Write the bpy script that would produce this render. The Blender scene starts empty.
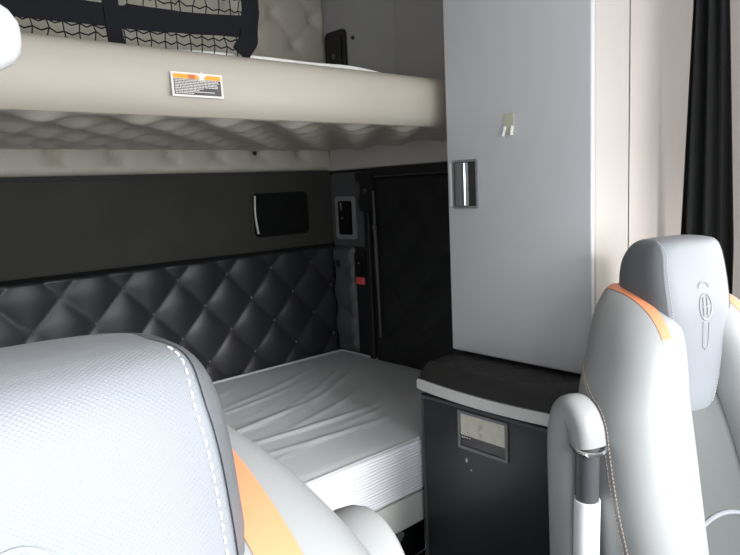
import bpy, bmesh, math, random
import numpy as np
from mathutils import Vector, Matrix
random.seed(4)
PI = math.pi
scene = bpy.context.scene
COL = scene.collection
CAMZ = 1.35

# ------------------------------------------------------------------ materials
def mat(name, base, rough=.5, metal=0, spec=.5, bump=None, coat=0, colour_noise=None, sheen=0):
    m = bpy.data.materials.new(name); m.use_nodes = True
    nt = m.node_tree; b = nt.nodes['Principled BSDF']
    b.inputs['Base Color'].default_value = (*base, 1)
    b.inputs['Roughness'].default_value = rough
    b.inputs['Metallic'].default_value = metal
    b.inputs['Specular IOR Level'].default_value = spec
    b.inputs['Coat Weight'].default_value = coat
    b.inputs['Sheen Weight'].default_value = sheen
    tc = nt.nodes.new('ShaderNodeTexCoord')
    if bump:
        kind, scale, strength, dist = bump
        if kind == 'noise':
            t = nt.nodes.new('ShaderNodeTexNoise'); t.inputs['Scale'].default_value = scale
            t.inputs['Detail'].default_value = 6; out = t.outputs['Fac']
        elif kind == 'voronoi':
            t = nt.nodes.new('ShaderNodeTexVoronoi'); t.inputs['Scale'].default_value = scale; out = t.outputs['Distance']
        elif kind == 'weave':
            t = nt.nodes.new('ShaderNodeTexWave'); t.inputs['Scale'].default_value = scale
            t.bands_direction = 'DIAGONAL'
            t2 = nt.nodes.new('ShaderNodeTexWave'); t2.inputs['Scale'].default_value = scale
            t2.bands_direction = 'DIAGONAL'
            mp = nt.nodes.new('ShaderNodeMapping'); mp.inputs['Rotation'].default_value = (0, PI/2, 0)
            nt.links.new(tc.outputs['Object'], mp.inputs['Vector']); nt.links.new(mp.outputs['Vector'], t2.inputs['Vector'])
            mm = nt.nodes.new('ShaderNodeMath'); mm.operation = 'MULTIPLY'
            nt.links.new(t.outputs['Fac'], mm.inputs[0]); nt.links.new(t2.outputs['Fac'], mm.inputs[1]); out = mm.outputs[0]
        elif kind == 'ribs':
            t = nt.nodes.new('ShaderNodeTexWave'); t.inputs['Scale'].default_value = scale
            t.bands_direction = 'Z'; t.inputs['Distortion'].default_value = .6; out = t.outputs['Fac']
        nt.links.new(tc.outputs['Object'], t.inputs['Vector'])
        bp = nt.nodes.new('ShaderNodeBump'); bp.inputs['Strength'].default_value = strength
        bp.inputs['Distance'].default_value = dist
        nt.links.new(out, bp.inputs['Height']); nt.links.new(bp.outputs['Normal'], b.inputs['Normal'])
    if colour_noise:
        scale, amt = colour_noise
        n = nt.nodes.new('ShaderNodeTexNoise'); n.inputs['Scale'].default_value = scale; n.inputs['Detail'].default_value = 4
        nt.links.new(tc.outputs['Object'], n.inputs['Vector'])
        mr = nt.nodes.new('ShaderNodeMapRange'); mr.inputs[1].default_value = .3; mr.inputs[2].default_value = .7
        mr.inputs[3].default_value = 1-amt; mr.inputs[4].default_value = 1+amt
        nt.links.new(n.outputs['Fac'], mr.inputs[0])
        mx = nt.nodes.new('ShaderNodeVectorMath'); mx.operation = 'SCALE'
        mx.inputs[0].default_value = base
        nt.links.new(mr.outputs[0], mx.inputs['Scale']); nt.links.new(mx.outputs[0], b.inputs['Base Color'])
    return m

M = dict(
    vinyl_black=mat('black quilted vinyl', (.022, .022, .024), .42, bump=('noise', 260, .12, .002)),
    panel_black=mat('matte black panel', (.036, .034, .030), .7, spec=.3, bump=('noise', 300, .1, .001), colour_noise=(5, .15)),
    plastic_black=mat('black plastic', (.010, .010, .011), .5, bump=('noise', 500, .08, .0006)),
    deep_black=mat('deep matte black', (.008, .008, .008), .95, spec=.1, bump=('noise', 200, .1, .001)),
    gloss_black=mat('gloss black', (.006, .006, .007), .16),
    grille_grey=mat('dark grey plastic', (.075, .075, .078), .55, bump=('noise', 400, .08, .0006)),
    vinyl_tan=mat('warm grey vinyl', (.52, .475, .40), .5, bump=('noise', 300, .10, .001)),
    quilt_tan=mat('warm grey quilted vinyl', (.50, .46, .39), .36, bump=('noise', 300, .10, .001)),
    vinyl_grey=mat('grey wall vinyl', (.34, .33, .33), .5, bump=('noise', 300, .10, .001)),
    wall_grey=mat('grey wall plastic', (.36, .355, .36), .6, bump=('noise', 350, .08, .0008)),
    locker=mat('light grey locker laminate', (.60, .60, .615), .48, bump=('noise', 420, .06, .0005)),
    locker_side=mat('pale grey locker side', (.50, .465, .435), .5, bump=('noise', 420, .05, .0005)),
    trim_pale=mat('pale cab trim', (.50, .45, .415), .6, bump=('noise', 300, .08, .0008)),
    cab_black=mat('black fridge front', (.020, .022, .025), .36, bump=('noise', 380, .12, .0008)),
    pad_black=mat('black padded top', (.022, .021, .021), .6, bump=('noise', 350, .15, .0008)),
    silver=mat('satin silver trim', (.74, .74, .72), .45),
    chrome=mat('chrome', (.85, .85, .85), .12, metal=1),
    handle_grey=mat('handle metal', (.30, .33, .32), .5, metal=.2),
    recess=mat('recess grey', (.22, .22, .23), .5),
    beige=mat('beige card', (.82, .78, .66), .6, colour_noise=(60, .07)),
    mattress=mat('silver grey mattress cover', (.74, .76, .78), .34, spec=.6, bump=('noise', 45, .10, .004)),
    mattress_side=mat('ribbed mattress side', (.80, .80, .85), .42, bump=('ribs', 28, .2, .002)),
    piping=mat('grey piping', (.55, .56, .58), .4),
    base_grey=mat('bunk base laminate', (.55, .56, .53), .28),
    sheet=mat('white sheet', (.85, .84, .80), .7),
    webbing=mat('black webbing', (.006, .0065, .009), .8, spec=.2, bump=('weave', 160, .3, .001)),
    seat=mat('pale grey seat vinyl', (.27, .285, .31), .45, bump=('weave', 210, .3, .0005)),
    seat_plain=mat('grey seat vinyl', (.33, .338, .34), .48, bump=('noise', 380, .12, .0007)),
    seat_side=mat('mid grey seat vinyl', (.29, .305, .325), .45, bump=('noise', 380, .12, .0007)),
    seat_centre=mat('slate seat insert', (.09, .098, .098), .5, bump=('weave', 90, .12, .0007)),
    orange=mat('orange vinyl', (.86, .30, .15), .45, bump=('noise', 380, .08, .0005)),
    thread=mat('pale thread', (.85, .80, .76), .6),
    thread_tan=mat('tan thread', (.42, .34, .29), .6),
    emblem=mat('embossed grey', (.36, .37, .39), .4),
    white_plastic=mat('white plastic', (.86, .86, .85), .4),
    paper=mat('white paper', (.85, .86, .88), .6),
    red=mat('red tag', (.75, .10, .10), .5),
    carpet=mat('dark floor mat', (.02, .02, .021), .85, bump=('noise', 200, .5, .003)),
    curtain=mat('dark curtain cloth', (.026, .026, .026), .85, bump=('noise', 250, .2, .001), sheen=.1),
    label_white=mat('label white', (.88, .82, .78), .5),
    label_orange=mat('label orange', (.95, .42, .04), .5),
    label_red=mat('label red', (.7, .18, .05), .5),
    label_black=mat('label black', (.10, .10, .10), .5),
    label_grey=mat('label print', (.45, .44, .43), .5),
    resin=mat('clear tape residue', (.55, .52, .40), .15),
    screen=mat('dark display', (.004, .004, .005), .08),
    metal_wire=mat('steel wire', (.55, .56, .56), .3, metal=.9),
    rubber=mat('dark rubber tube', (.07, .073, .078), .45),
    ceiling=mat('pale headliner', (.55, .52, .48), .8, bump=('noise', 200, .2, .002)),
)
# rib detail for mattress side follows Z only

# ------------------------------------------------------------------ helpers
def link(o, parent=None):
    COL.objects.link(o)
    if parent: o.parent = parent
    return o
def obj(name, bm, m, parent=None, smooth=True, sharp=40):
    me = bpy.data.meshes.new(name)
    bmesh.ops.recalc_face_normals(bm, faces=bm.faces)
    bm.to_mesh(me); bm.free()
    if smooth:
        me.shade_smooth()
        me.set_sharp_from_angle(angle=math.radians(sharp))
    me.materials.append(m)
    return link(bpy.data.objects.new(name, me), parent)
def tag(o, label=None, cat=None, group=None, kind=None):
    if label: o['label'] = label
    if cat: o['category'] = cat
    if group: o['group'] = group
    if kind: o['kind'] = kind
    return o
def empty(name, loc=(0, 0, 0), rz=0):
    o = bpy.data.objects.new(name, None); o.empty_display_size = .1
    o.location = loc; o.rotation_euler = (0, 0, rz)
    return link(o)
def add_box(bm, lo, hi, bev=0, seg=2):
    lo, hi = Vector(lo), Vector(hi)
    r = bmesh.ops.create_cube(bm, size=1, matrix=Matrix.Translation((lo+hi)/2) @ Matrix.Diagonal((*(hi-lo), 1)))
    if bev:
        es = list({e for v in r['verts'] for e in v.link_edges})
        bmesh.ops.bevel(bm, geom=es, offset=bev, segments=seg, affect='EDGES', profile=.5)
def box(lo, hi, bev=0, seg=2):
    bm = bmesh.new(); add_box(bm, lo, hi, bev, seg); return bm
def grid_faces(bm, rows, closed=False, cap0=False, cap1=False):
    vs = [[bm.verts.new(p) for p in r] for r in rows]
    n = len(vs[0])
    for a, b in zip(vs, vs[1:]):
        for i in range(n if closed else n-1):
            j = (i+1) % n
            bm.faces.new((a[i], a[j], b[j], b[i]))
    if cap0: bm.faces.new(list(reversed(vs[0])))
    if cap1: bm.faces.new(vs[-1])
    return vs
def add_tube(bm, pts, r, n=8, rb=None, cap=True):
    """round tube along pts; r number or list; rb flattens along the local binormal"""
    pts = [Vector(p) for p in pts]; rows = []
    t0 = (pts[1]-pts[0]).normalized()
    up = Vector((0, 0, 1)) if abs(t0.z) < .9 else Vector((1, 0, 0))
    nrm = t0.cross(up).normalized()
    for i, p in enumerate(pts):
        t = (pts[min(i+1, len(pts)-1)]-pts[max(i-1, 0)]).normalized()
        nrm = (nrm - t*nrm.dot(t)).normalized(); b = t.cross(nrm)
        ri = r[i] if isinstance(r, (list, tuple)) else r
        rj = ri if rb is None else (rb[i] if isinstance(rb, (list, tuple)) else rb)
        rows.append([p + nrm*ri*math.cos(2*PI*k/n) + b*rj*math.sin(2*PI*k/n) for k in range(n)])
    grid_faces(bm, rows, True, cap, cap)
def tube(pts, r, n=8, rb=None):
    bm = bmesh.new(); add_tube(bm, pts, r, n, rb); return bm
def spline(keys, t):
    """Catmull-Rom through rows of numbers; t in 0..len-1"""
    k = np.array(keys, float); n = len(k)-1
    i = min(int(t), n-1); u = t-i
    p0, p1, p2, p3 = k[max(i-1, 0)], k[i], k[i+1], k[min(i+2, n)]
    return .5*((2*p1)+(-p0+p2)*u+(2*p0-5*p1+4*p2-p3)*u*u+(-p0+3*p1-3*p2+p3)*u**3)
def sq(a, e):
    return math.copysign(abs(a)**(2/e), a)
def prism(outline, axis, a0, a1, bev=0, seg=2):
    """2-D outline extruded along axis ('x','y','z'); outline order follows the two other axes"""
    bm = bmesh.new()
    def P(u, v, w): return {'x': (w, u, v), 'y': (u, w, v), 'z': (u, v, w)}[axis]
    v0 = [bm.verts.new(P(u, v, a0)) for u, v in outline]; v1 = [bm.verts.new(P(u, v, a1)) for u, v in outline]
    n = len(outline); f0 = bm.faces.new(v0); f1 = bm.faces.new(list(reversed(v1)))
    for i in range(n): bm.faces.new((v0[i], v1[i], v1[(i+1) % n], v0[(i+1) % n]))
    if bev:
        es = list(f0.edges)+list(f1.edges)
        bmesh.ops.bevel(bm, geom=es, offset=bev, segments=seg, affect='EDGES')
    return bm
def rrect(x0, y0, x1, y1, r, n=5):
    out = []
    for cx, cy, a in ((x1-r, y1-r, 0), (x0+r, y1-r, 90), (x0+r, y0+r, 180), (x1-r, y0+r, 270)):
        for k in range(n+1):
            t = math.radians(a+90*k/n); out.append((cx+r*math.cos(t), cy+r*math.sin(t)))
    return out
def frame_prism(outer, inner, axis, a0, a1):
    bm = bmesh.new()
    def P(u, v, w): return {'x': (w, u, v), 'y': (u, w, v), 'z': (u, v, w)}[axis]
    n = len(outer)
    L = [[bm.verts.new(P(u, v, w)) for u, v in o] for w in (a0, a1) for o in (outer, inner)]
    o0, i0, o1, i1 = L
    for k in range(n):
        j = (k+1) % n
        bm.faces.new((o0[k], o0[j], i0[j], i0[k])); bm.faces.new((o1[k], i1[k], i1[j], o1[j]))
        bm.faces.new((o0[k], o1[k], o1[j], o0[j])); bm.faces.new((i0[k], i0[j], i1[j], i1[k]))
    return bm
def pillow(u, v):
    s = abs(math.sin(PI*u)*math.sin(PI*v))
    return s**.6
def bulge(u, v):
    return (math.sin(PI*u)*math.sin(PI*v))**2*.8+.2*abs(math.sin(PI*u)*math.sin(PI*v))
def dimple(u, v):
    du, dv = u-round(u), v-round(v)
    return 1-.75*math.exp(-(du*du+dv*dv)/.030)-.25*(1-abs(math.sin(PI*u)*math.sin(PI*v)))**3
def tuft_panel(name, m, x0, x1, z0, z1, bx, bz, px, pz, depth, wall, axis='y', parent=None, edge=.02, nx=None, nz=None, thick=.012, fn=pillow):
    """diamond tufted pad on a wall plane; returns the object and the button positions. axis 'y': wall at Y=wall facing -Y, 'x': wall at X=wall facing -X."""
    nx = nx or int((x1-x0)/.0085); nz = nz or int((z1-z0)/.0085)
    rows = []
    for j in range(nz+1):
        z = z0+(z1-z0)*j/nz; r = []
        for i in range(nx+1):
            x = x0+(x1-x0)*i/nx
            u = (x-bx)/px+(z-bz)/(2*pz); v = (x-bx)/px-(z-bz)/(2*pz)
            h = thick+depth*fn(u, v)
            e = min(x-x0, x1-x, z-z0, z1-z)
            if e < edge: h *= math.sqrt(max(0, 1-(1-e/edge)**2))
            r.append((x, wall-h, z) if axis == 'y' else (wall-h, x, z))
        rows.append(r)
    bm = bmesh.new(); vs = grid_faces(bm, rows)
    # back face
    c = [(x0, z0), (x1, z0), (x1, z1), (x0, z1)]
    b = [bm.verts.new((x, wall, z) if axis == 'y' else (wall, x, z)) for x, z in c]
    bm.faces.new(b)
    o = obj(name, bm, m, parent, sharp=80)
    spots = []
    k = -60
    for a in range(-60, 60):
        for c_ in range(-60, 60):
            # u=a, v=c_
            x = bx+px*(a+c_)/2; z = bz+pz*(a-c_)
            if x0+.012 < x < x1-.012 and z0+.012 < z < z1-.012: spots.append((x, z))
    return o, spots
def button(parent, m, p, r=.006, axis='y'):
    bm = bmesh.new()
    bmesh.ops.create_uvsphere(bm, u_segments=10, v_segments=6, radius=r)
    o = obj('button', bm, m, parent); 
    o.location = p
    o.scale = (1, .55, 1) if axis == 'y' else (.55, 1, 1)
    return o
def part_copy(src, parent, loc):
    c = src.copy(); COL.objects.link(c); c.parent = parent; c.location = loc
    return c

# ------------------------------------------------------------------ setting
XL, XR, YF, YB, ZC = -.58, 1.78, -1.05, 2.217, 2.45
XD = 1.93                    # cab side wall ahead of the locker
YP = .771                    # front plane of the locker
def struct(name, bm, m, parent=None, smooth=False):
    o = obj(name, bm, m, parent, smooth)
    if not parent: o['kind'] = 'structure'
    return o
struct('floor', box((XL-.06, YF-.06, -.05), (XD+.1, YB+.06, 0)), M['carpet'])
struct('ceiling', box((XL-.06, YF-.06, ZC), (XD+.1, YB+.06, ZC+.05)), M['ceiling'])
struct('wall_back', box((XL-.06, YB, 0), (XR+.06, YB+.06, ZC)), M['wall_grey'])
def wall_x(name, x0, x1, y0, y1, hole, m):
    """wall along Y with one rectangular opening (ya,yb,za,zb)"""
    ya, yb, za, zb = hole
    bm = bmesh.new()
    add_box(bm, (x0, y0, 0), (x1, ya, ZC)); add_box(bm, (x0, yb, 0), (x1, y1, ZC))
    add_box(bm, (x0, ya, 0), (x1, yb, za)); add_box(bm, (x0, ya, zb), (x1, yb, ZC))
    return struct(name, bm, m)
# left wall with the open passenger doorway beside the camera, right cab wall with the driver's window
wall_x('wall_left', XL-.06, XL, YF-.06, YB, (-.85, .30, .55, 1.95), M['wall_grey'])
wall_x('wall_right', XD, XD+.06, YF-.06, YP+.01, (-.75, .36, 1.02, 1.72), M['trim_pale'])
# rear half of the right wall
bm = bmesh.new(); add_box(bm, (XR, YP+.01, 0), (XR+.06, YB+.06, ZC))
struct('wall_rear', bm, M['wall_grey'])
# front wall with windshield opening
bm = bmesh.new()
add_box(bm, (XL, YF-.06, 0), (XD, YF, .95)); add_box(bm, (XL, YF-.06, 1.85), (XD, YF, ZC))
add_box(bm, (XL, YF-.06, .95), (XL+.08, YF, 1.85)); add_box(bm, (XD-.08, YF-.06, .95), (XD, YF, 1.85))
struct('wall_front', bm, M['wall_grey'])
# trim between locker and cab wall: pale pillar panel, with a rounded groove at its start
bm = bmesh.new(); add_box(bm, (1.545, YP, 0.45), (XD-.001, YP+.05, ZC), .004, 2)
struct('trim_1', bm, M['trim_pale'], smooth=True)
# moulding strip where pale upper upholstery meets the dark lower wall
struct('trim_2', box((XL, YB-.013, 1.4155), (XR-.001, YB-.0005, 1.4295)), M['curtain'])
struct('glint_cover_strip', box((XL, YB-.022, 1.1085), (XR-.016, YB-.0005, 1.1205)), M['deep_black'])  # added black strip covering the bright glint on the tufted panel's top edge
# right rear wall lining: dark lower part, grey upper part
struct('trim_3', box((XR-.012, 1.0, .0), (XR-.0005, YB-.001, 1.425), .003), M['plastic_black'])
bm = bmesh.new()
prof = [(XR-.002, 1.50), (XR-.012, 1.46), (XR-.02, 1.425)]
add_box(bm, (XR-.022, 1.0, 1.427), (XR-.0005, YB-.001, 1.515), .006, 3)
struct('trim_4', bm, M['ceiling'], smooth=True)

# ------------------------------------------------------------------ tufted upholstery on the back wall
def upholstery(name, label, m, bmat, x0, x1, z0, z1, bx, bz, px, pz, depth, bx0, fn=pillow, edge=.02):
    root = empty(name, ((x0+x1)/2, YB, z0)); tag(root, label, 'wall panel')
    T = Vector(root.location)
    o, spots = tuft_panel('padding', m, x0-T.x, x1-T.x, z0-T.z, z1-T.z, bx-T.x, bz-T.z, px, pz, depth, -.001, 'y', root, fn=fn, edge=edge)
    first = None
    spots = [s for s in spots if s[0]+T.x > bx0]
    for s in spots[:98]:
        p = (s[0], -.0145, s[1])
        if first is None: first = button(root, bmat, p)
        else: part_copy(first, root, p)
    return root
upholstery('tufted_wall_panel', 'black diamond-tufted vinyl back wall panel just above the lower mattress',
           M['vinyl_black'], M['grille_grey'], XL+.002, 1.765, .42, 1.112, 1.04, 1.05, .2, .1075, .015, .35, pillow, .005)
upholstery('tufted_wall_panel', 'pale grey button-tufted back wall panel around and above the upper bunk',
           M['vinyl_tan'], M['vinyl_tan'], XL+.002, 1.768, 1.43, 2.44, .658, 1.50, .19, .107, .024, .5, dimple)
# plain dark panel between the two
t = empty('flat_wall_panel', (.6, YB, 1.115)); tag(t, 'smooth charcoal back wall panel between the tufted panels', 'wall panel')
obj('panel', box((XL+.002-.6, -.014, 0), (1.768-.6, -.001, .30)), M['panel_black'], t)
t = empty('wall_speaker', (1.505, YB-.0145, 1.175)); tag(t, 'square black recessed speaker with pale curved strip on the charcoal back panel', 'speaker')
obj('housing', frame_prism(rrect(-.13, 0, .13, .172, .02), rrect(-.112, .016, .112, .156, .012), 'y', -.008, 0), M['deep_black'], t)
obj('grille', prism(rrect(-.113, .015, .113, .157, .012), 'y', -.004, 0), M['deep_black'], t)
bm = bmesh.new()
add_tube(bm, [(-.128+.006*(k/8)-.006*math.sin(PI*k/8), -.0145, .163-.148*k/8) for k in range(9)], .0055, 8, .003)
obj('edge_strip', bm, M['silver'], t)['label'] = 'pale curved edge strip'

# ------------------------------------------------------------------ side wall fittings near the rear corner
def side_box(y0, y1, z0, z1, d0, d1, r):
    return prism(rrect(y0, z0, y1, z1, r), 'x', -d1, -d0, .0015)
XS = XR-.012
# switch bezel
t = empty('control_panel', (XS, 2.105, 1.14)); tag(t, 'small glossy black control display in grey bezel beside the luggage door', 'control panel')
obj('backing', side_box(-.125, .09, -.03, .275, .0, .006, .02), M['grille_grey'], t)
obj('bezel', frame_prism(rrect(-.066, .0, .060, .178, .014), rrect(-.048, .018, .044, .160, .010), 'x', -.013, -.006), M['recess'], t)
obj('display', side_box(-.047, .043, .019, .159, .006, .011, .008), M['screen'], t)
bm = bmesh.new(); add_tube(bm, [(-.0135, .018, .150), (-.016, .018, .135), (-.0145, .015, .118)], .004)
obj('switch', bm, M['chrome'], t)['label'] = 'bright chrome rocker'
bm = bmesh.new(); bmesh.ops.create_uvsphere(bm, u_segments=8, v_segments=6, radius=.004, matrix=Matrix.Translation((-.0135, .016, .088)))
obj('indicator', bm, M['chrome'], t)
# dark tufted side pad with its button
t = empty('side_pad', (XS, 2.11, .655)); tag(t, 'narrow dark padded side panel in rear corner above the mattress', 'wall panel')
o, spots = tuft_panel('padding', M['grille_grey'], -.048, .082, 0, .455, .035, .190, .32, .075, .018, -.001, 'x', t)
bm = bmesh.new(); bmesh.ops.create_uvsphere(bm, u_segments=10, v_segments=6, radius=.006)
b = obj('button', bm, M['grille_grey'], t); b.location = (-.014, .035, .190); b.scale = (.5, 1, 1)
bm = bmesh.new(); bmesh.ops.create_uvsphere(bm, u_segments=14, v_segments=8, radius=.018)
b = obj('knob', bm, M['plastic_black'], t); b.location = (-.024, .033, .385); b.scale = (.5, 1, 1)
# power outlet with the red tag
t = empty('power_outlet', (XS-.001, 2.024, .952)); tag(t, 'black outlet with red tag at its foot, on side wall by the luggage door', 'outlet')
obj('plate', side_box(-.034, .034, -.004, .134, 0, .010, .008), M['gloss_black'], t)
obj('rocker', side_box(-.014, .014, .04, .12, .010, .016, .005), M['gloss_black'], t)
obj('red_tag', box((-.016, -.028, .002), (-.0102, .026, .032), .002), M['red'], t)['label'] = 'small red tag'
bm = bmesh.new(); bmesh.ops.create_uvsphere(bm, u_segments=8, v_segments=6, radius=.0035, matrix=Matrix.Translation((-.017, .0, .092)))
obj('indicator', bm, M['chrome'], t)
# black door of the side luggage hatch (part of the setting)
d = empty('door_1', (XS, 1.48, .45)); d['kind'] = 'structure'
outer = rrect(-.44, .0, .500, .975, .06, 8); inner = rrect(-.405, .035, .472, .94, .045, 8)
obj('door_frame', frame_prism(outer, inner, 'x', -.016, 0), M['plastic_black'], d)
o, sp = tuft_panel('door_panel', M['plastic_black'], -.404, .471, .036, .939, 0, .3, .2, .1075, .006, -.002, 'x', d, thick=.006)
obj('edge_bead', frame_prism(rrect(-.408, .032, .475, .943, .046, 8), inner, 'x', -.018, -.016), M['grille_grey'], d)
bm = bmesh.new(); add_tube(bm, [(-.024, .43, .885), (-.026, .425, .70), (-.026, .42, .30)], .005)
obj('gas_strut', bm, M['grille_grey'], d)
bm = bmesh.new(); add_tube(bm, [(-.026, .427, .74), (-.026, .422, .50)], .007)
bmesh.ops.create_uvsphere(bm, u_segments=10, v_segments=8, radius=.010, matrix=Matrix.Translation((-.028, .427, .745)))
obj('strut_sleeve', bm, M['grille_grey'], d)
# black latch bracket above the door corner
t = empty('latch_bracket', (XS-.008, 1.940, 1.25)); tag(t, 'black latch bracket at top rear corner of luggage door', 'bracket')
obj('bracket_arm', prism([(0, 0), (.04, .01), (.05, .05), (.03, .08), (.03, .12), (.06, .13), (.06, .16), (-.03, .16), (-.03, .02)], 'x', -.03, 0, .002), M['plastic_black'], t)
obj('bolt', tube([(-.03, 0, .09), (-.036, 0, .09)], .008), M['grille_grey'], t)

# upper corner: grey moulded column with a black switch box
t = empty('corner_column', (XR-.0005, 2.09, 1.525)); tag(t, 'grey moulded corner column above the upper bunk', 'column')
rows = []
for z in [0, .3, .6, .9]:
    rows.append([(-.001, -.30, z), (-.006, -.29, z), (-.006, -.19, z), (-.010, -.178, z), (-.010, -.13, z), (-.013, -.118, z), (-.013, .06, z), (-.016, .10, z), (-.018, .112, z), (-.001, .1225, z)])
bm = bmesh.new(); grid_faces(bm, rows, True, True, True)
obj('moulding', bm, M['wall_grey'], t, sharp=25)
bm = bmesh.new(); bmesh.ops.create_uvsphere(bm, u_segments=10, v_segments=8, radius=.008, matrix=Matrix.Translation((-.014, -.079, .412)))
obj('push_button', bm, M['plastic_black'], t)
t = empty('switch_box', (XR-.0135, 2.117, 1.782)); tag(t, 'upright black rounded switch box in corner above the upper bunk', 'switch')
obj('housing', side_box(-.068, .060, 0, .20, 0, .010, .018), M['plastic_black'], t)
obj('faceplate', side_box(-.046, .040, .02, .18, .010, .014, .012), M['gloss_black'], t)
obj('socket', tube([(-.014, 0, .1), (-.017, 0, .1)], .012, 14), M['grille_grey'], t)

# ------------------------------------------------------------------ lower bunk
YM = 1.227
t = empty('bed_platform', (.6, YM, 0)); tag(t, 'glossy grey bunk base board under the lower mattress', 'bed platform')
obj('front_board', box((XL-.6+.003, .004, .398), (XR-.016-.6, .03, .488), .006, 3), M['base_grey'], t)
obj('deck', box((XL-.6+.003, .031, .468), (XR-.016-.6, .955, .492), .002), M['base_grey'], t)
for x in (-.9, .2): obj('support_leg', box((x, .06, .0), (x+.05, .90, .467), .004), M['plastic_black'], t)
t = empty('mattress', (.6, YM, .494)); tag(t, 'silver grey vinyl-covered mattress with ribbed side on the lower bunk', 'mattress')
def wrinkle(x, y):
    """folds in the loose cover: ridges fanning from the seat side towards the far corner"""
    h = 0
    for (cx, cy, a, L, w, amp) in WR:
        dx, dy = x-cx, y-cy
        s = dx*math.cos(a)+dy*math.sin(a); q = -dx*math.sin(a)+dy*math.cos(a)
        q -= .25*s*s
        h += .55*amp*math.exp(-(s/L)**2)*math.exp(-(q/w)**2)
    return h
WR = [(.42, .45, .15, .22, .012, .010), (.52, .30, -.05, .2, .010, .012), (.48, .20, -.1, .20, .012, .008), (.62, .38, .3, .2, .012, .006), (.78, .55, .5, .25, .012, .005),
      (.80, .62, .55, .3, .010, .004), (.60, .70, .3, .3, .014, .005), (.45, .62, .15, .3, .012, .005), (.68, .25, .1, .12, .010, .005),
      (.85, .35, .8, .1, .01, .003), (.75, .30, .4, .1, .008, .003)]
for _ in range(44):
    WR.append((random.uniform(.2, 1.1), random.uniform(.1, .9), random.uniform(.0, .8), random.uniform(.04, .14), random.uniform(.006, .012), random.uniform(.001, .003)))
x0, x1, y1 = XL-.6+.006, XR-.6-.016, .952
nx, ny = 210, 100; rows = []
for j in range(ny+1):
    y = .006+(y1-.006)*j/ny; r = []
    for i in range(nx+1):
        x = x0+(x1-x0)*i/nx
        e = min(x-x0, x1-x, y-.006, y1-y)
        fall = min(1, e/.05)
        h = .156-(.004*(1-fall)**2)+(wrinkle(x, y)*fall if x > -.4 else 0)
        r.append((x, y, h))
    rows.append(r)
bm = bmesh.new(); grid_faces(bm, rows)
obj('cover', bm, M['mattress'], t, sharp=80)
# ribbed side band: horizontal ribs are real geometry
rows = []
nz = 120
for j in range(nz+1):
    z = .003+.148*j/nz
    d = .0005*math.sin(2*PI*j/nz*18) - .004*math.sin(PI*j/nz)
    rows.append([(x0, y1+.001, z), (x0, .003+d, z)]+[(x0+(x1-x0)*k/60, .003+d+.0012*math.sin(k*1.7+j*.05), z) for k in range(1, 60)]+[(x1, .003+d, z), (x1, y1+.001, z)])
bm = bmesh.new(); grid_faces(bm, rows, True, True, True)
obj('side_band', bm, M['mattress_side'], t, sharp=80)['label'] = 'bright ribbed side'
ring = [(x0, .004), (x1, .004), (x1, y1+.003), (x0, y1+.003)]
bm = bmesh.new()
for zz, rr in ((.1545, .0045), (.006, .004)):
    for a, b in zip(ring, ring[1:]+ring[:1]): add_tube(bm, [(*a, zz), (*b, zz)], rr)
obj('piping', bm, M['piping'], t)

# under the bunk: wire shelf rods and a small silver patch on the black storage bin
t = empty('storage_bin', (1.25, 1.36, 0)); tag(t, 'black storage bin with pale diamond patch under the lower bunk', 'bin')
obj('bin_body', box((-.30, 0, .002), (.40, .5, .35), .01), M['plastic_black'], t)
bm = prism([(-.022, 0), (0, -.026), (.022, 0), (0, .026)], 'y', -.003, 0); bmesh.ops.translate(bm, verts=bm.verts, vec=(.035, 0, .29))
obj('diamond_patch', bm, M['recess'], t)['label'] = 'pale grey diamond patch'
t = empty('wire_rack', (1.20, 1.27, .30)); tag(t, 'thin steel wire rack under the bunk base', 'rack')
def rod(x0_, y0_, z0_, x1_, y1_, z1_, r=.003): obj('wire', tube([(x0_, y0_, z0_), (x1_, y1_, z1_)], r), M['metal_wire'], t)
rod(-.35, 0, .050, -.04, 0, .050); rod(-.35, 0, .030, -.04, 0, .030); rod(-.35, 0, .008, -.04, 0, .008)
rod(-.04, 0, .060, -.04, 0, .0); rod(-.04, .03, .075, .14, .03, .075); rod(.06, .03, .098, .14, .03, .098); rod(-.35, 0, -.29, -.35, 0, .09); rod(.14, .03, -.29, .14, .03, .10); rod(-.04, 0, .05, -.04, .03, .075)
for z in (-.05, -.1): rod(-.35, 0, z, .14, .03, z)

# ------------------------------------------------------------------ upper bunk
ZU = 1.518; YU = 1.255
t = empty('upper_bunk', (.6, YU, ZU)); tag(t, 'padded warm grey upper bunk with quilted underside and warning sticker', 'bunk')
prof = [(.050, .134), (.034, .130), (.020, .122), (.009, .110), (.003, .094), (0, .076), (.001, .054), (.004, .034), (.010, .017), (.019, .004), (.032, -.006)]
rows = []
xa, xb = XL-.6+.004, XR-.6-.002
xs = [xa+(xb-xa)*k/90 for k in range(91)]
for x in xs:
    w = .0022*math.sin(x*9)+.0015*math.sin(x*23+1)
    rows.append([(x, y+w*(1-abs(z-.07)/.07), z) for y, z in prof]+[(x, .06, .02), (x, .95, .02), (x, .95, .134)])
bm = bmesh.new(); grid_faces(bm, rows, True, True, True)
obj('padded_shell', bm, M['vinyl_tan'], t, sharp=60)
nx, ny = 300, 90; rows = []
for j in range(ny+1):
    y = .022+(.945-.022)*j/ny; r = []
    for i in range(nx+1):
        x = xa+.002+(xb-xa-.004)*i/nx
        u = (x+.316)/.19+(y-.049)/.214; v = (x+.316)/.19-(y-.049)/.214
        e = min(1, (y-.022)/.04)
        r.append((x, y, -.005 - .018*bulge(u, v)*e*min(1, (.945-y)/.25)))
    rows.append(r)
bm = bmesh.new(); grid_faces(bm, rows)
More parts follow.
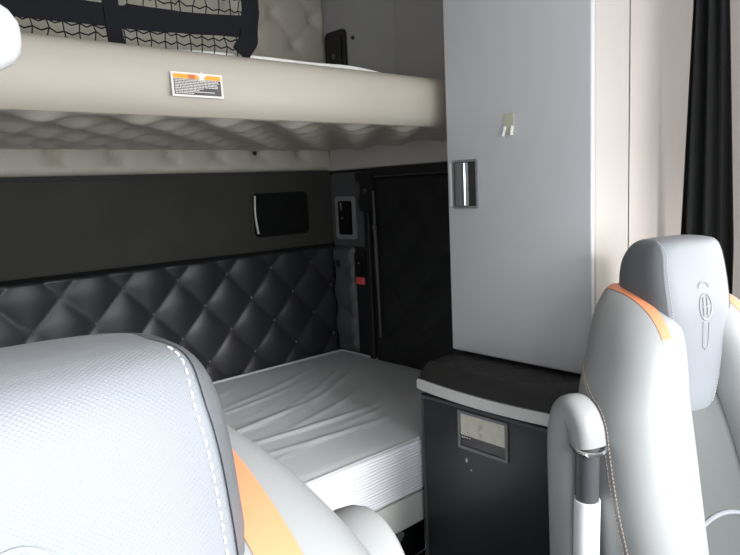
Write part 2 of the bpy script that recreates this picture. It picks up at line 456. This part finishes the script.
obj('quilted_underside', bm, M['quilt_tan'], t, sharp=80)
bm = bmesh.new(); bmesh.ops.create_uvsphere(bm, u_segments=10, v_segments=8, radius=.008, matrix=Matrix.Translation((.77, .90, -.02)))
obj('rivet', bm, M['plastic_black'], t)
# sticker following the slightly leaning face
s = empty('warning_sticker', (.676-.6, -.0035, .054)); s.parent = t
S = s
def lab(name, m, x0_, x1_, z0_, z1_, y, parent=S):
    return obj(name, box((x0_, y-.0006, z0_), (x1_, y, z1_)), m, parent, False)
o = bmesh.new(); add_box(o, (-.0625, -.0008, -.0255), (.0625, 0, .0255))
bpy.data.objects.remove(s)
st = obj('warning_sticker', o, M['label_white'], t, False); st.scale = (.92, 1, .95); st.location = (.670-.6, -.0042, .055); st.rotation_euler = (math.radians(-3), 0, 0)
S = st
lab('warning_bar', M['label_orange'], -.057, .057, .0125, .0215, -.0008, S)
lab('text_panel', M['label_black'], -.057, .057, -.021, .0115, -.0008, S)
lab('hazard_mark', M['label_red'], -.022, -.006, .0125, .0215, -.0015, S)
bm = bmesh.new()
for k, (a, b) in enumerate([(-.055, .050), (-.055, .052), (-.055, .046), (-.055, .050), (-.055, .048), (-.055, .012), (-.055, .002), (-.055, .040), (-.055, -.012)]):
    z = .0092-k*.0034
    x = a
    while x < b:
        w = random.uniform(.004, .010); add_box(bm, (x, -.0020, z-.0008), (min(x+w, b), -.0014, z+.0008)); x += w+.0012
obj('small_print', bm, M['label_white'], S, False)
star = [((.012 if k % 2 == 0 else .006)*math.sin(PI*k/5)+.010, (.012 if k % 2 == 0 else .006)*math.cos(PI*k/5)+.0175) for k in range(10)]
obj('torn_star', prism(star, 'y', -.0030, -.0014), M['sheet'], S, False)['label'] = 'torn white star-shaped patch'

t = empty('bunk_mattress', (.6, YU, ZU+.135)); tag(t, 'white sheeted mattress edge lying on the upper bunk', 'mattress')
rows = []
n = 60
for j, (y, z) in enumerate([(.125, 0), (.112, .001), (.108, .003), (.112, .006), (.135, .010), (.18, .012), (.94, .012), (.94, 0)]):
    r = []
    for i in range(n+1):
        x = -.9+(2.0)*i/n
        hump = (math.exp(-((x-.20)/.13)**2)*1.0+math.exp(-((x-.52)/.22)**2)*1.25+.15*math.sin(x*23)) * (1 if j in (2, 3, 4, 5) else 0)
        r.append((x, y, z+.013*max(0, hump)))
    rows.append(r)
bm = bmesh.new(); grid_faces(bm, rows); 
vs = list(bm.verts)
for side in (0, n):
    bm.verts.ensure_lookup_table(); bm.faces.new([bm.verts[k*(n+1)+side] for k in range(len(rows))])
bmesh.ops.holes_fill(bm, edges=bm.edges)
obj('sheet', bm, M['sheet'], t, sharp=70)

# ------------------------------------------------------------------ bunk net
YN = 1.335; KN = 1.335/1.45
t = empty('bunk_net', (.6, YN, 1.68)); tag(t, 'black webbing safety net standing behind the front edge of upper bunk', 'net')
o = Vector(t.location)
def ribbon(name, path, w, m=M['webbing'], th=.004, sag=0):
    """flat strap in the XZ plane along a path of (x,z) with width w, slightly rippled in Y"""
    rows_f = []
    pts = [Vector((a*KN, 0, max(1.658, CAMZ+(b-CAMZ)*KN))) for a, b in path]; w *= KN
    den = []
    for i in range(len(pts)-1):
        for k in range(8): den.append(pts[i].lerp(pts[i+1], k/8))
    den.append(pts[-1])
    rows_ = []
    for i, p in enumerate(den):
        tv = (den[min(i+1, len(den)-1)]-den[max(i-1, 0)]).normalized(); nv = Vector((-tv.z, 0, tv.x))
        y = .002*math.sin(i*.7)
        a, b = p+nv*w/2, p-nv*w/2
        rows_.append([(a.x-o.x, y-th, a.z-o.z), (a.x-o.x, y, a.z-o.z), (b.x-o.x, y+.003, b.z-o.z), (b.x-o.x, y+.003-th, b.z-o.z)])
    bm = bmesh.new(); grid_faces(bm, rows_, True, True, True)
    return obj(name, bm, m, t, sharp=50)
ribbon('lower_band', [(-.30, 1.72), (.0, 1.732), (.36, 1.738), (.50, 1.740), (.70, 1.744), (.82, 1.752), (.925, 1.757)], .046)
ribbon('band_flap', [(.62, 1.758), (.75, 1.758), (.93, 1.772)], .026)
ribbon('upright_strap', [(.592, 1.655), (.585, 1.76), (.575, 2.0), (.57, 2.53)], .036)
ribbon('upright_strap', [(-.20, 1.66), (-.21, 1.9), (-.22, 2.53)], .036)
ribbon('end_strap', [(.900, 1.692), (.928, 1.73), (.936, 1.80), (.935, 2.0), (.93, 2.53)], .050)
ribbon('upper_band', [(-.30, 2.05), (.3, 2.04), (.93, 2.06)], .040)
ribbon('hem', [(.36, 1.676), (.0, 1.69), (-.3, 1.69)], .004, th=.003)
def net(name, x0_, x1_, zlo, zhi, cx, cz, jit):
    bm = bmesh.new(); nx_ = int((x1_-x0_)/cx); nz_ = max(1, int((zhi(x0_)-zlo(x0_))/cz)+1)
    P = [[None]*(nz_+1) for _ in range(nx_+1)]
    for i in range(nx_+1):
        for j in range(nz_+1):
            x = x0_+(x1_-x0_)*i/nx_; a, b = [max(1.658, CAMZ+(q-CAMZ)*KN) for q in (zlo(x), zhi(x))]; x *= KN
            P[i][j] = (x-o.x+random.uniform(-1, 1)*jit, random.uniform(-.004, .006)+.002, a+(b-a)*j/nz_-o.z+random.uniform(-1, 1)*jit)
    for i in range(nx_+1): add_tube(bm, P[i], .0013, 5)
    for j in range(nz_+1):
        pts = []
        for i in range(nx_):
            a, b = Vector(P[i][j]), Vector(P[i+1][j]); pts += [a, (a+b)/2-Vector((0, 0, .006))]
        pts.append(Vector(P[nx_][j])); add_tube(bm, pts, .0016, 5)
    ob = obj(name, bm, M['webbing'], t); ob['kind'] = 'stuff'
    return ob
net('netting', -.3, .925, lambda x: 1.668, lambda x: 1.72+.03*min(1, max(0, x)), .031, .022, .002)
net('netting', -.3, .94, lambda x: 1.755+.02*min(1, max(0, x)), lambda x: 2.04, .031, .026, .005)

# ------------------------------------------------------------------ white rounded bar end at the upper left
t = empty('grab_bar', (XL+.002, .62, 1.448)); tag(t, 'glossy white rounded bar end reaching in from the left in front of the upper bunk', 'grab bar')
bm = bmesh.new()
pts = []; ra = []; rb_ = []
x_end = .168+.58
for k in range(9): pts.append((x_end*.86*k/8, 0, .02+.02*math.sin(k/8*PI/2))); ra.append(.032); rb_.append(.040)
for k in range(1, 8):
    a = k/8*PI/2*1.0; pts.append((x_end*.86+x_end*.14*math.sin(a), 0, .04)); ra.append(.032*math.cos(a)**.6); rb_.append(.040*math.cos(a)**.6)
add_tube(bm, pts, ra, 20, rb_)
obj('bar', bm, M['white_plastic'], t, sharp=70)
obj('mount', prism(rrect(-.05, -.03, .05, .07, .02), 'x', 0, .012, .003), M['white_plastic'], t)

# ------------------------------------------------------------------ tall locker
XLK = 1.392; YL0, YL1 = YP, 1.205; ZL = .877
t = empty('tall_locker', (XLK, YL0, ZL)); tag(t, 'tall pale grey locker with chrome latch standing on the black cabinet', 'locker')
# body with rounded aisle corner towards the seats
cr = .008; out = [(.165, .0)]
out = [(XR-XLK-.002, 0.04), (.162, .04), (.162, 0)] + [(cr-cr*math.sin(a), cr-cr*math.cos(a)) for a in [k*PI/2/6 for k in range(7)]] + [(0, .03), (.006, .032), (.006, YL1-YL0), (XR-XLK-.002, YL1-YL0)]
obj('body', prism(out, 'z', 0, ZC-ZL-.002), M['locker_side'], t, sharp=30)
obj('door', box((-.012, .003, .006), (.0055, YL1-YL0, ZC-ZL-.03), .004, 3), M['locker'], t, sharp=35)
dr = t.children[-1]
# latch on the door near its rear edge
obj('latch_cup', frame_prism(rrect(.328, .405, .414, .535, .005), rrect(.333, .411, .409, .529, .004), 'x', -.0165, -.012), M['recess'], dr)
obj('latch_back', prism(rrect(.333, .411, .409, .529, .004), 'x', -.0132, -.0122), M['panel_black'], dr)
bm = bmesh.new()
rows = []
for k in range(9):
    a = k/8; y = .404-.042*a; x = -.0150-.012*math.sin(a*PI/2)
    rows.append([(x, y, .413), (x, y, .527)])
rows2 = [[(-.0135, r[0][1], .413), (-.0135, r[0][1], .527)] for r in rows]
grid_faces(bm, rows); 
grid_faces(bm, [[rows[-1][0], rows[-1][1]], [(-.0135, .360, .413), (-.0135, .360, .527)]])
bm.faces.new([bm.verts.new(p) for p in [r[0] for r in rows]+[(-.0135, .360, .413), (-.0135, .404, .413)]])
bm.faces.new([bm.verts.new(p) for p in [r[1] for r in rows]+[(-.0135, .360, .527), (-.0135, .404, .527)]])
bmesh.ops.remove_doubles(bm, verts=bm.verts, dist=.0001)
obj('handle', bm, M['handle_grey'], dr, sharp=30)['label'] = 'grey metal pull'
obj('handle_lip', tube([(-.0270, .3625, .415), (-.0270, .3625, .525)], .0055, 10), M['chrome'], dr)['label'] = 'bright chrome lip'
obj('edge_plate', box((-.0165, .412, .412), (-.0122, .4225, .528), .001), M['white_plastic'], dr)
# leftover sticky hook
t2 = empty('adhesive_hook', (XLK-.0125, .995, 1.455)); tag(t2, 'small clear adhesive hook stuck on the locker door', 'hook')
obj('pad', prism(rrect(-.014, .010, .014, .062, .004), 'x', -.003, 0, .0008), M['resin'], t2)
bm = bmesh.new()
add_tube(bm, [(-.003, .012, .03), (-.008, .012, .016), (-.010, .014, .006)], .004)
obj('prong', bm, M['white_plastic'], t2)
obj('prong', tube([(-.003, -.010, .03), (-.008, -.010, .016), (-.010, -.012, .006)], .004), M['white_plastic'], t2)

# ------------------------------------------------------------------ lower black cabinet
XC = 1.25
t = empty('fridge_cabinet', (XC, .72, 0)); tag(t, 'low black cabinet with silver rim and padded top below the tall locker', 'cabinet')
Y1 = 1.213-.72
def bow(y): return -.0  # front is nearly flat
obj('body', box((.014, .004, .002), (XR-.014-XC, Y1-.002, .788), .004), M['cab_black'], t)
dd = obj('door', box((0, 0, .05), (.0135, Y1, .784), .005, 3), M['cab_black'], t)
obj('door_bead', frame_prism(rrect(.004, .054, Y1-.004, .780, .006), rrect(.012, .062, Y1-.012, .772, .006), 'x', -.0012, .001), M['grille_grey'], dd)
# window with beige card
wy0, wy1, wz0, wz1 = .200, .357, .666, .768
obj('card_frame', frame_prism(rrect(wy0, wz0, wy1, wz1, .003), rrect(wy0+.008, wz0+.008, wy1-.008, wz1-.007, .002), 'x', -.005, .001), M['recess'], dd)
obj('card', box((-.0022, wy0+.008, .703), (-.0012, wy1-.008, wz1-.007)), M['beige'], dd, False)['label'] = 'beige card'
obj('card_lower_strip', box((-.0020, wy0+.008, wz0+.008), (-.0010, wy1-.008, .7025)), M['gloss_black'], dd, False)  # gloss black strip below the beige card
bm = bmesh.new()
for k in range(4): add_box(bm, (-.0030, wy1-.016-k*.008, .6955+.0005*k), (-.0021, wy1-.011-k*.008, .6995))
obj('maker_lettering', bm, M['silver'], dd, False)
bm = bmesh.new()
for (a, b, r) in ((.285, .716, .006), (.283, .738, .007), (.287, .730, .004)):
    bmesh.ops.create_circle(bm, cap_ends=True, segments=12, radius=r, matrix=Matrix.Translation((-.0024, a, b)) @ Matrix.Rotation(PI/2, 4, 'Y'))
obj('smudge', bm, mat('card smudge', (.66, .62, .50), .7), dd, False)
bm = bmesh.new()
bmesh.ops.create_icosphere(bm, subdivisions=2, radius=.005, matrix=Matrix.Translation((-.001, .333, .635)) @ Matrix.Diagonal((.3, .7, 1.3, 1)))
bmesh.ops.create_icosphere(bm, subdivisions=2, radius=.003, matrix=Matrix.Translation((-.001, .318, .612)) @ Matrix.Diagonal((.3, .9, 1, 1)))
obj('scuff', bm, M['silver'], dd)
# silver rim and padded top share a bowed outline
def top_outline(off):
    pts = []
    for k in range(21):
        y = -.01+ (Y1+.018)*k/20
        x = -.006-off-.030*math.sin(PI*min(1, max(0, (y+.05)/(Y1+.10))))+.012
        pts.append((x, y))
    # rounded rear corner
    return pts+[(.03, Y1+.012), (XR-.014-XC, Y1+.012), (XR-.014-XC, -.01)]
obj('silver_rim', prism(top_outline(.004), 'z', .795, .824, .003), M['silver'], t)['label'] = 'pale silver rim'
# padded top: domed towards the aisle, faint diamond quilting
rows = []
n1, n2 = 60, 70
edge = top_outline(0)[:21]
for i in range(n1+1):
    a = i/n1; r = []
    for j in range(n2+1):
        b = j/n2; y = -.008+(Y1+.016)*b
        fx = b*20; k = min(int(fx), 19); xe = edge[k][0]+(edge[k+1][0]-edge[k][0])*(fx-k)
        x = xe+(.34-xe)*a
        d = x-xe
        z = .826+.040*math.sqrt(max(0, 1-(1-min(1, d/.035))**2))+.006*min(1, d/.10)
        dy = min(b, 1-b)*(Y1)
        z -= .028*(1-min(1, dy/.02))**2
        if d > .03:
            u = (x/.045+y/.045); v = (x/.045-y/.045); z += .006*pillow(u/1.6, v/1.6)-.0040*min(1, (d-.03)/.02)
        r.append((x, y, z))
    rows.append(r)
bm = bmesh.new(); vs = grid_faces(bm, rows)
bt = [bm.verts.new(p) for p in [(rows[0][0][0], -.008, .825), (rows[-1][0][0], -.008, .825), (rows[-1][-1][0], Y1+.008, .825), (rows[0][-1][0], Y1+.008, .825)]]
bm.faces.new(bt)
bm.faces.new([vs[i][0] for i in range(n1+1)]+[bt[1], bt[0]])
bm.faces.new([vs[i][-1] for i in range(n1+1)]+[bt[2], bt[3]])
obj('padded_top', bm, M['pad_black'], t, sharp=50)['label'] = 'black quilted pad'

# ------------------------------------------------------------------ curtain
t = empty('cab_curtain', (1.72, .66, .55)); tag(t, 'gathered black cab curtain hanging beside the pale trim behind driver seat', 'curtain')
rows = []
NZ, NS = 40, 90
for j in range(NZ+1):
    z = .38+j/NZ*1.49; f = max(0, min(1, (1.87-z)/1.25))
    w = .022+.115*f**.9; cyy = .0-.006*f
    r = []
    for i in range(NS+1):
        s = i/NS; y = cyy+w*(.5-s)
        x = .016*math.sin(s*PI*7+.3*math.sin(z*3))*(.6+.4*f)+.008*math.sin(s*17+z)
        r.append((x+.008, y, z))
    rows.append(r)
bm = bmesh.new(); grid_faces(bm, rows)
bmesh.ops.solidify(bm, geom=bm.faces[:], thickness=.0025)
obj('cloth', bm, M['curtain'], t, sharp=70)
obj('rail', tube([(0, .10, 1.885), (0, -.9, 1.885)], .007), M['grille_grey'], t)

# cab door on the right: inner moulding round the driver's window
w = empty('window_1', (XD-.001, -.2, 1.0)); w['kind'] = 'structure'
obj('window_frame', frame_prism(rrect(-.58, .0, .60, .76, .08, 8), rrect(-.54, .04, .56, .71, .07, 8), 'x', -.02, 0), M['plastic_black'], w)

# ------------------------------------------------------------------ suspension seats
def evalsec(keys, t, ang, e=3.0, slant=0):
    z, cx, hw, cy, hd = spline(keys, t)[:5]
    x = cx+hw*sq(math.cos(ang), e); y = cy+hd*sq(math.sin(ang), e)
    return Vector((x, y, z+slant*(y-cy)))
def loft(keys, e=3.0, sub=6, n=40, slant=None):
    rows = []
    N = (len(keys)-1)*sub
    for k in range(N+1):
        t_ = k/sub
        sl = slant(t_) if slant else 0
        rows.append([evalsec(keys, t_, 2*PI*i/n, e, sl) for i in range(n)])
    bm = bmesh.new(); grid_faces(bm, rows, True, True, True)
    return bm
def stitches(path, gap, length, r, lift):
    """short thread dashes along a dense path of (point, outward)"""
    bm = bmesh.new(); acc = 0; on = None
    for (p, nrm), (q, nq) in zip(path, path[1:]):
        seg = (q-p).length; s = 0
        while acc+ (seg-s) >= gap:
            s += gap-acc; acc = 0
            c = p.lerp(q, s/seg)+nrm*lift; d = (q-p).normalized()*length/2
            add_tube(bm, [c-d, c-d*.5+nrm*r*.5, c+d*.5+nrm*r*.5, c+d], [r*.6, r, r, r*.6], 6)
        acc += seg-s
    return bm
LEAN = .05
def make_seat(name, label, x, y, rz, T, arm, arm_back=0, arm_up=0, logo_up=0, arm_in=0, b_up=0, logo_x=0):
    """T: head height above the floor; arm: +1 or -1, the side of the inner armrest"""
    root = empty(name, (x, y, 0), rz); tag(root, label, 'seat')
    def lean(bm):
        for v in bm.verts: v.co.y += LEAN*(v.co.z)*(1 if v.co.z < -.08 else 0) + (LEAN*.08 if v.co.z < -.08 else 0)*1
    def place(bm, head=False):
        for v in bm.verts:
            if v.co.z < -.08: v.co.y += LEAN*(v.co.z+.08)
            if v.co.z < -.30 and not head: v.co.y += .14*(v.co.z+.30)
            v.co.z += T
    def P3(p, head=True):
        q = Vector(p)
        if q.z < -.30 and not head: q.y += .14*(q.z+.30)
        if q.z < -.08: q.y += LEAN*(q.z+.08)
        q.z += T; return q
    # headrest: z, cx, hw, cy, hd
    HK = [(0, 0, .046, .000, .020), (-.003, 0, .068, .000, .034), (-.010, 0, .083, .001, .047), (-.026, 0, .093, .004, .058), (-.053, 0, .099, .007, .068), (-.095, 0, .101, .006, .075),
          (-.14, 0, .099, .003, .077), (-.19, 0, .092, .001, .074), (-.24, 0, .082, -.001, .068), (-.29, 0, .070, -.003, .060), (-.332, 0, .057, -.006, .052), (-.362, 0, .040, -.006, .042), (-.376, 0, .018, -.004, .02)]
    def HKf(t_): return spline(HK, t_)
    bm = loft(HK, 3.4, 6, 64); 
    # split off side panels (a separate grey vinyl) from the front: bisect by slanted planes
    place(bm, True)
    hr = obj('headrest', bm, M['seat'], root, sharp=60)
    # side panels: thin skin over the headrest's flanks
    for s in (-1, 1):
        rows = []
        for k in range(0, 12*6-24+1):
            t_ = k/6+.9
            z = HKf(t_)[0]
            # front-edge angle of the panel curves: starts at back top, comes to the front corner
            f = min(1, max(0, (t_-.9)/2.6)); f = math.sin(f*PI/2)
            aF = math.radians(-4-40*f); aB = math.radians(70)
            row = []
            for i in range(15):
                a = aF+(aB-aF)*i/14
                p = evalsec(HK, t_, a, 3.4)
                cx, cy = 0, HKf(t_)[3]
                d = Vector((p.x-cx, (p.y-cy), 0)).normalized()
                p = p+d*.0016
                p.x *= s; row.append(P3(p))
            rows.append(row)
        bm = bmesh.new(); grid_faces(bm, rows)
        bmesh.ops.solidify(bm, geom=bm.faces[:], thickness=-.001)
        obj('headrest_side', bm, M['seat_side'], hr, sharp=70)
        path = []
        for k in range(0, 300):
            t_ = 1.2+k/300*9
            f = min(1, max(0, (t_-.9)/2.6)); f = math.sin(f*PI/2)
            a = math.radians(-4-40*f-7)
            p = evalsec(HK, t_, a, 3.4); d = Vector((p.x, p.y-HKf(t_)[3], 0)).normalized(); p = p.copy(); p.x *= s; d.x *= s
            path.append((P3(p), d))
        obj('stitching', stitches(path, .0060, .0036, .0006, .0003), M['thread'], hr)
    # embossed emblem on the front
    def front(z, x_):  # y on headrest front at height z
        k0 = 0
        for k in range(0, 720):
            if HKf(k/60)[0] <= z: k0 = k/60; break
        _, cx, hw, cy, hd = HKf(k0)
        return cy-hd*(max(0, 1-abs(x_/hw)**3.4))**(1/3.4)
    def FP(x_, z, d=.0):
        z += logo_up; x_ += logo_x; return P3((x_, front(z, x_)-d, z))
    bm = bmesh.new()
    ring = [FP(.0155*math.cos(a), -.135+.026*math.sin(a), .0005) for a in [2*PI*k/36 for k in range(37)]]
    add_tube(bm, ring, .0016, 6, None, True)
    arc = [FP(.0135*math.cos(a), -.098+.012*math.sin(a), .0003) for a in [PI*k/14 for k in range(15)]]
    add_tube(bm, arc, .0016, 6)
    for xx in (-.005, .005): add_tube(bm, [FP(xx, -.116, .0005), FP(xx, -.135, .0008), FP(xx, -.153, .0005)], .0022, 6)
    add_tube(bm, [FP(-.013, -.135, .0005), FP(0, -.135, .0008), FP(.013, -.135, .0005)], .0014, 6)
    obj('emblem', bm, M['emblem'], hr)['label'] = 'embossed oval emblem'
    bm = bmesh.new()
    pr = [FP(.0075*u, z, .0006) for u, z in ((-1, -.166), (-1, -.19), (-.9, -.215), (0, -.222), (.9, -.215), (1, -.19), (1, -.166), (-1, -.166))]
    add_tube(bm, pr, .0011, 6)
    obj('emblem_bar', bm, M['emblem'], hr)
    # backrest core
    BK = [(-.16, 0, .10, .045, .025), (-.20, 0, .15, .035, .04), (-.27, 0, .18, .02, .05), (-.40, 0, .20, .0, .055), (-.60, 0, .20, -.01, .06), (-.78, 0, .19, -.02, .06), (-.80, 0, .17, -.02, .05)]
    bm = loft(BK, 3.5, 6, 48); place(bm); br = obj('backrest', bm, M['seat_centre'], root, sharp=60)
    # horizontal welt across the centre insert
    bm = bmesh.new(); add_tube(bm, [P3((x_, -.0695, -.545-.07*(x_/.13)**2), False) for x_ in [-.15+.30*k/16 for k in range(17)]], .005)
    obj('welt', bm, M['seat'], br)
    # side bolsters, each split into cap, orange stripe and main bolster
    SK = [(-.084, .078, .012, .055, .012), (-.090, .082, .030, .045, .034), (-.104, .088, .045, .030, .056), (-.130, .097, .061, .014, .074), (-.170, .110, .074, -.002, .086), (-.23, .128, .081, -.016, .094),
          (-.32, .150, .091, -.028, .100), (-.46, .168, .093, -.042, .10), (-.60, .174, .086, -.050, .10), (-.74, .176, .080, -.055, .095), (-.80, .172, .066, -.05, .085), (-.82, .168, .04, -.05, .06)]
    SK = [(k[0]+b_up*max(0, 1+k[0]/.35) if k[0] > -.35 else k[0], *k[1:]) for k in SK]
    slant = lambda t_: .22*math.exp(-t_/3.0)
    for s in (-1, 1):
        def piece(lo, hi, grow=0, zlo=None, zhi=None):
            bm = loft(SK, 2.6, 6, 44, slant)
            nrm = Vector((1, 0, .14)).normalized()
            # stripe slab measured along nrm
            if grow:
                bmesh.ops.recalc_face_normals(bm, faces=bm.faces)
                for v in bm.verts: v.normal_update()
                for v in bm.verts: v.co += v.normal*grow
            org = Vector((0, 0, 0))
            if lo is not None:
                bmesh.ops.bisect_plane(bm, geom=bm.verts[:]+bm.edges[:]+bm.faces[:], plane_co=nrm*lo, plane_no=nrm, clear_inner=True)
            if hi is not None:
                bmesh.ops.bisect_plane(bm, geom=bm.verts[:]+bm.edges[:]+bm.faces[:], plane_co=nrm*hi, plane_no=nrm, clear_outer=True)
            zn = Vector((0, .25, 1)).normalized()
            if zlo is not None: bmesh.ops.bisect_plane(bm, geom=bm.verts[:]+bm.edges[:]+bm.faces[:], plane_co=(0, 0, zlo), plane_no=zn, clear_inner=True)
            if zhi is not None: bmesh.ops.bisect_plane(bm, geom=bm.verts[:]+bm.edges[:]+bm.faces[:], plane_co=(0, 0, zhi), plane_no=zn, clear_outer=True)
            if s < 0:
                for v in bm.verts: v.co.x *= -1
            place(bm); return bm
        LO, HI = .077, .101
        sb = obj('side_bolster', piece(HI, None), M['seat_plain'], root, sharp=60)
        obj('orange_stripe', piece(LO, HI, .0010, -.205), M['orange'], sb, sharp=60)['label'] = 'orange stripe'
        obj('inner_face', piece(None, LO+.001), M['seat_plain'], sb, sharp=60)
        obj('blown_out_band', piece(LO, HI+.001, 0, None, -.2045), M['seat_plain'], sb, sharp=60)  # grey stands in for the orange stripe where strong light washes it out
        for da in (-.028, .028):
            path = []
            for k in range(0, 500):
                t_ = 5.0+k/500*4.6
                f = min(1, (t_-5.0)/1.3)
                a = math.radians(58-66*math.sin(f*PI/2)-14*max(0, t_-6.3)/3)+da*1.6
                p = evalsec(SK, t_, a, 2.6, slant(t_)); kk = spline(SK, t_); d = Vector(((p.x-kk[1])/kk[2]**2, (p.y-kk[3])/kk[4]**2, 0)).normalized()
                p.x *= s; d.x *= s
                path.append((P3(p, False), d))
            obj('seam', stitches(path, .0075, .0055, .0012, .0004), M['thread_tan'], sb)
    # cushion and pedestal
    zc = T-.78
    bm = bmesh.new(); add_box(bm, (-.25, -.50, zc-.10), (.25, .00, zc+.02), .045, 5); obj('seat_cushion', bm, M['seat_centre'], root)
    for s in (-1, 1):
        bm = bmesh.new(); add_box(bm, (s*.20-.055, -.49, zc-.08), (s*.20+.055, -.02, zc+.045), .035, 5); obj('cushion_bolster', bm, M['seat_plain'], root)
    bm = bmesh.new(); add_box(bm, (-.22, -.42, .10), (.22, .02, zc-.09), .02, 3)
    obj('suspension', bm, M['plastic_black'], root)
    bm = bmesh.new(); add_box(bm, (-.24, -.46, .001), (.24, .06, .10), .01, 2); obj('base', bm, M['plastic_black'], root)
    # folded-up inner armrest: upright pad curling over forwards to its pivot
    ax = arm*(.295-arm_in)
    def Q(y_, z): return Vector((ax, y_*.72+.004+arm_back, T+z+.010+arm_up))
    cl = [(-.02, -.74), (-.015, -.60), (-.010, -.48), (-.008, -.41), (-.010, -.365), (-.022, -.330), (-.042, -.316), (-.066, -.322), (-.086, -.342), (-.096, -.372)]
    dense = []
    for k in range((len(cl)-1)*6+1):
        a = spline(cl, k/6); dense.append(Q(a[0], a[1]))
    nn = len(dense)
    r_d = [(.037 if i < nn*.45 else .037-.013*((i/nn-.45)/.55)) for i in range(nn)]
    r_d[0] = .02; r_d[1] = .034
    bm = bmesh.new()
    # elliptical section, wide across (x) and deep along the curve normal
    rows = []
    for i, p in enumerate(dense):
        tv = (dense[min(i+1, nn-1)]-dense[max(i-1, 0)]).normalized(); nv = Vector((0, -tv.z, tv.y))
        rows.append([p+Vector((.030*sq(math.cos(2*PI*k/20), 2.8), 0, 0))+nv*r_d[i]*sq(math.sin(2*PI*k/20), 2.8) for k in range(20)])
    grid_faces(bm, rows, True, True, True)
    ar = obj('armrest', bm, M['seat_plain'], root, sharp=60)
    e0 = dense[-1]
    rg = [e0+Vector((.031*math.cos(a), .026*math.sin(a), -.001+.006*math.sin(a))) for a in [2*PI*k/28 for k in range(29)]]
    obj('pivot_ring', tube(rg, .0045, 8), M['chrome'], ar)['label'] = 'chrome ring'
    obj('arm_tube', tube([e0+Vector((0, .002, .01)), e0+Vector((0, .004, -.10)), e0+Vector((0, .010, -.36))], .021, 20), M['rubber'], ar)['label'] = 'dark rubber tube'
    obj('paper_sleeve', prism([(0, 0), (.0, 0)], 'z', 0, 1) if False else tube([e0+Vector((0, .0045, -.105)), e0+Vector((0, .010, -.355))], [.024, .024], 20), M['paper'], ar)['label'] = 'white paper sleeve'
    obj('arm_bracket', box((ax-arm*.06 if arm > 0 else ax, -.10, T-.72), (ax if arm > 0 else ax-arm*.06, .02, T-.66), .006), M['plastic_black'], ar)
    return root
make_seat('driver_seat', 'farther grey seat at right with orange stripe, beside the pale locker', 1.36, .575, math.radians(-20), 1.222, -1, -.020, 0, 0, 0, -.020)
make_seat('passenger_seat', 'nearest grey seat with orange stripe, headrest filling the lower left', .067, .335, math.radians(-4), 1.2805, 1, .13, .063, .022, .028, .030, -.012)

# ------------------------------------------------------------------ light
wd = bpy.data.worlds.new('World'); scene.world = wd; wd.use_nodes = True
bg = wd.node_tree.nodes['Background']; bg.inputs[0].default_value = (.80, .90, 1, 1); bg.inputs[1].default_value = 1.2
def area(name, loc, direction, sx, sy, energy, col):
    l = bpy.data.lights.new(name, 'AREA'); l.shape = 'RECTANGLE'; l.size = sx; l.size_y = sy; l.energy = energy; l.color = col
    o = bpy.data.objects.new(name, l); o.location = loc
    o.rotation_euler = Vector(direction).to_track_quat('-Z', 'Y').to_euler(); COL.objects.link(o)
    return o
area('windshield_daylight', (.67, YF-.10, 1.38), (0, 1, -.14), 2.3, .85, 37, (.93, .97, 1))
area('doorway_daylight', (XL-.12, -.28, 1.25), (1, .15, -.05), 1.1, 1.3, 9, (.95, .97, 1))
area('window_daylight', (XD+.10, -.20, 1.37), (-1, .1, -.1), 1.05, .66, 14, (1, .97, .93))

sun = bpy.data.lights.new('sun', 'SUN'); sun.energy = 5.0; sun.angle = math.radians(22); sun.color = (1, .99, .97)
so = bpy.data.objects.new('sun', sun); COL.objects.link(so); so.location = (.7, -3, 2.4)
so.rotation_euler = Vector((.05, 1, -.42)).to_track_quat('-Z', 'Y').to_euler()
# ------------------------------------------------------------------ camera
yaw, pitch, roll = map(math.radians, (41.792, 7.843, -2.650))
cy_, sy_ = math.cos(yaw), math.sin(yaw); cp, sp = math.cos(pitch), math.sin(pitch)
F = Vector((sy_*cp, cy_*cp, -sp)); Rt = Vector((cy_, -sy_, 0)); U = Rt.cross(F)
c, s = math.cos(roll), math.sin(roll); r = Rt*c+U*s; u = -Rt*s+U*c
cam = bpy.data.cameras.new('Camera'); co = bpy.data.objects.new('Camera', cam); COL.objects.link(co)
m3 = Matrix((r, u, -F)).transposed()
co.matrix_world = Matrix.Translation((0, 0, CAMZ)) @ m3.to_4x4()
cam.sensor_width = 36; cam.lens = 652.57/740*36; cam.clip_start = .02
scene.camera = co
scene.view_settings.view_transform = 'Standard'; scene.view_settings.look = 'None'
scene.view_settings.exposure = 0; scene.view_settings.gamma = 1
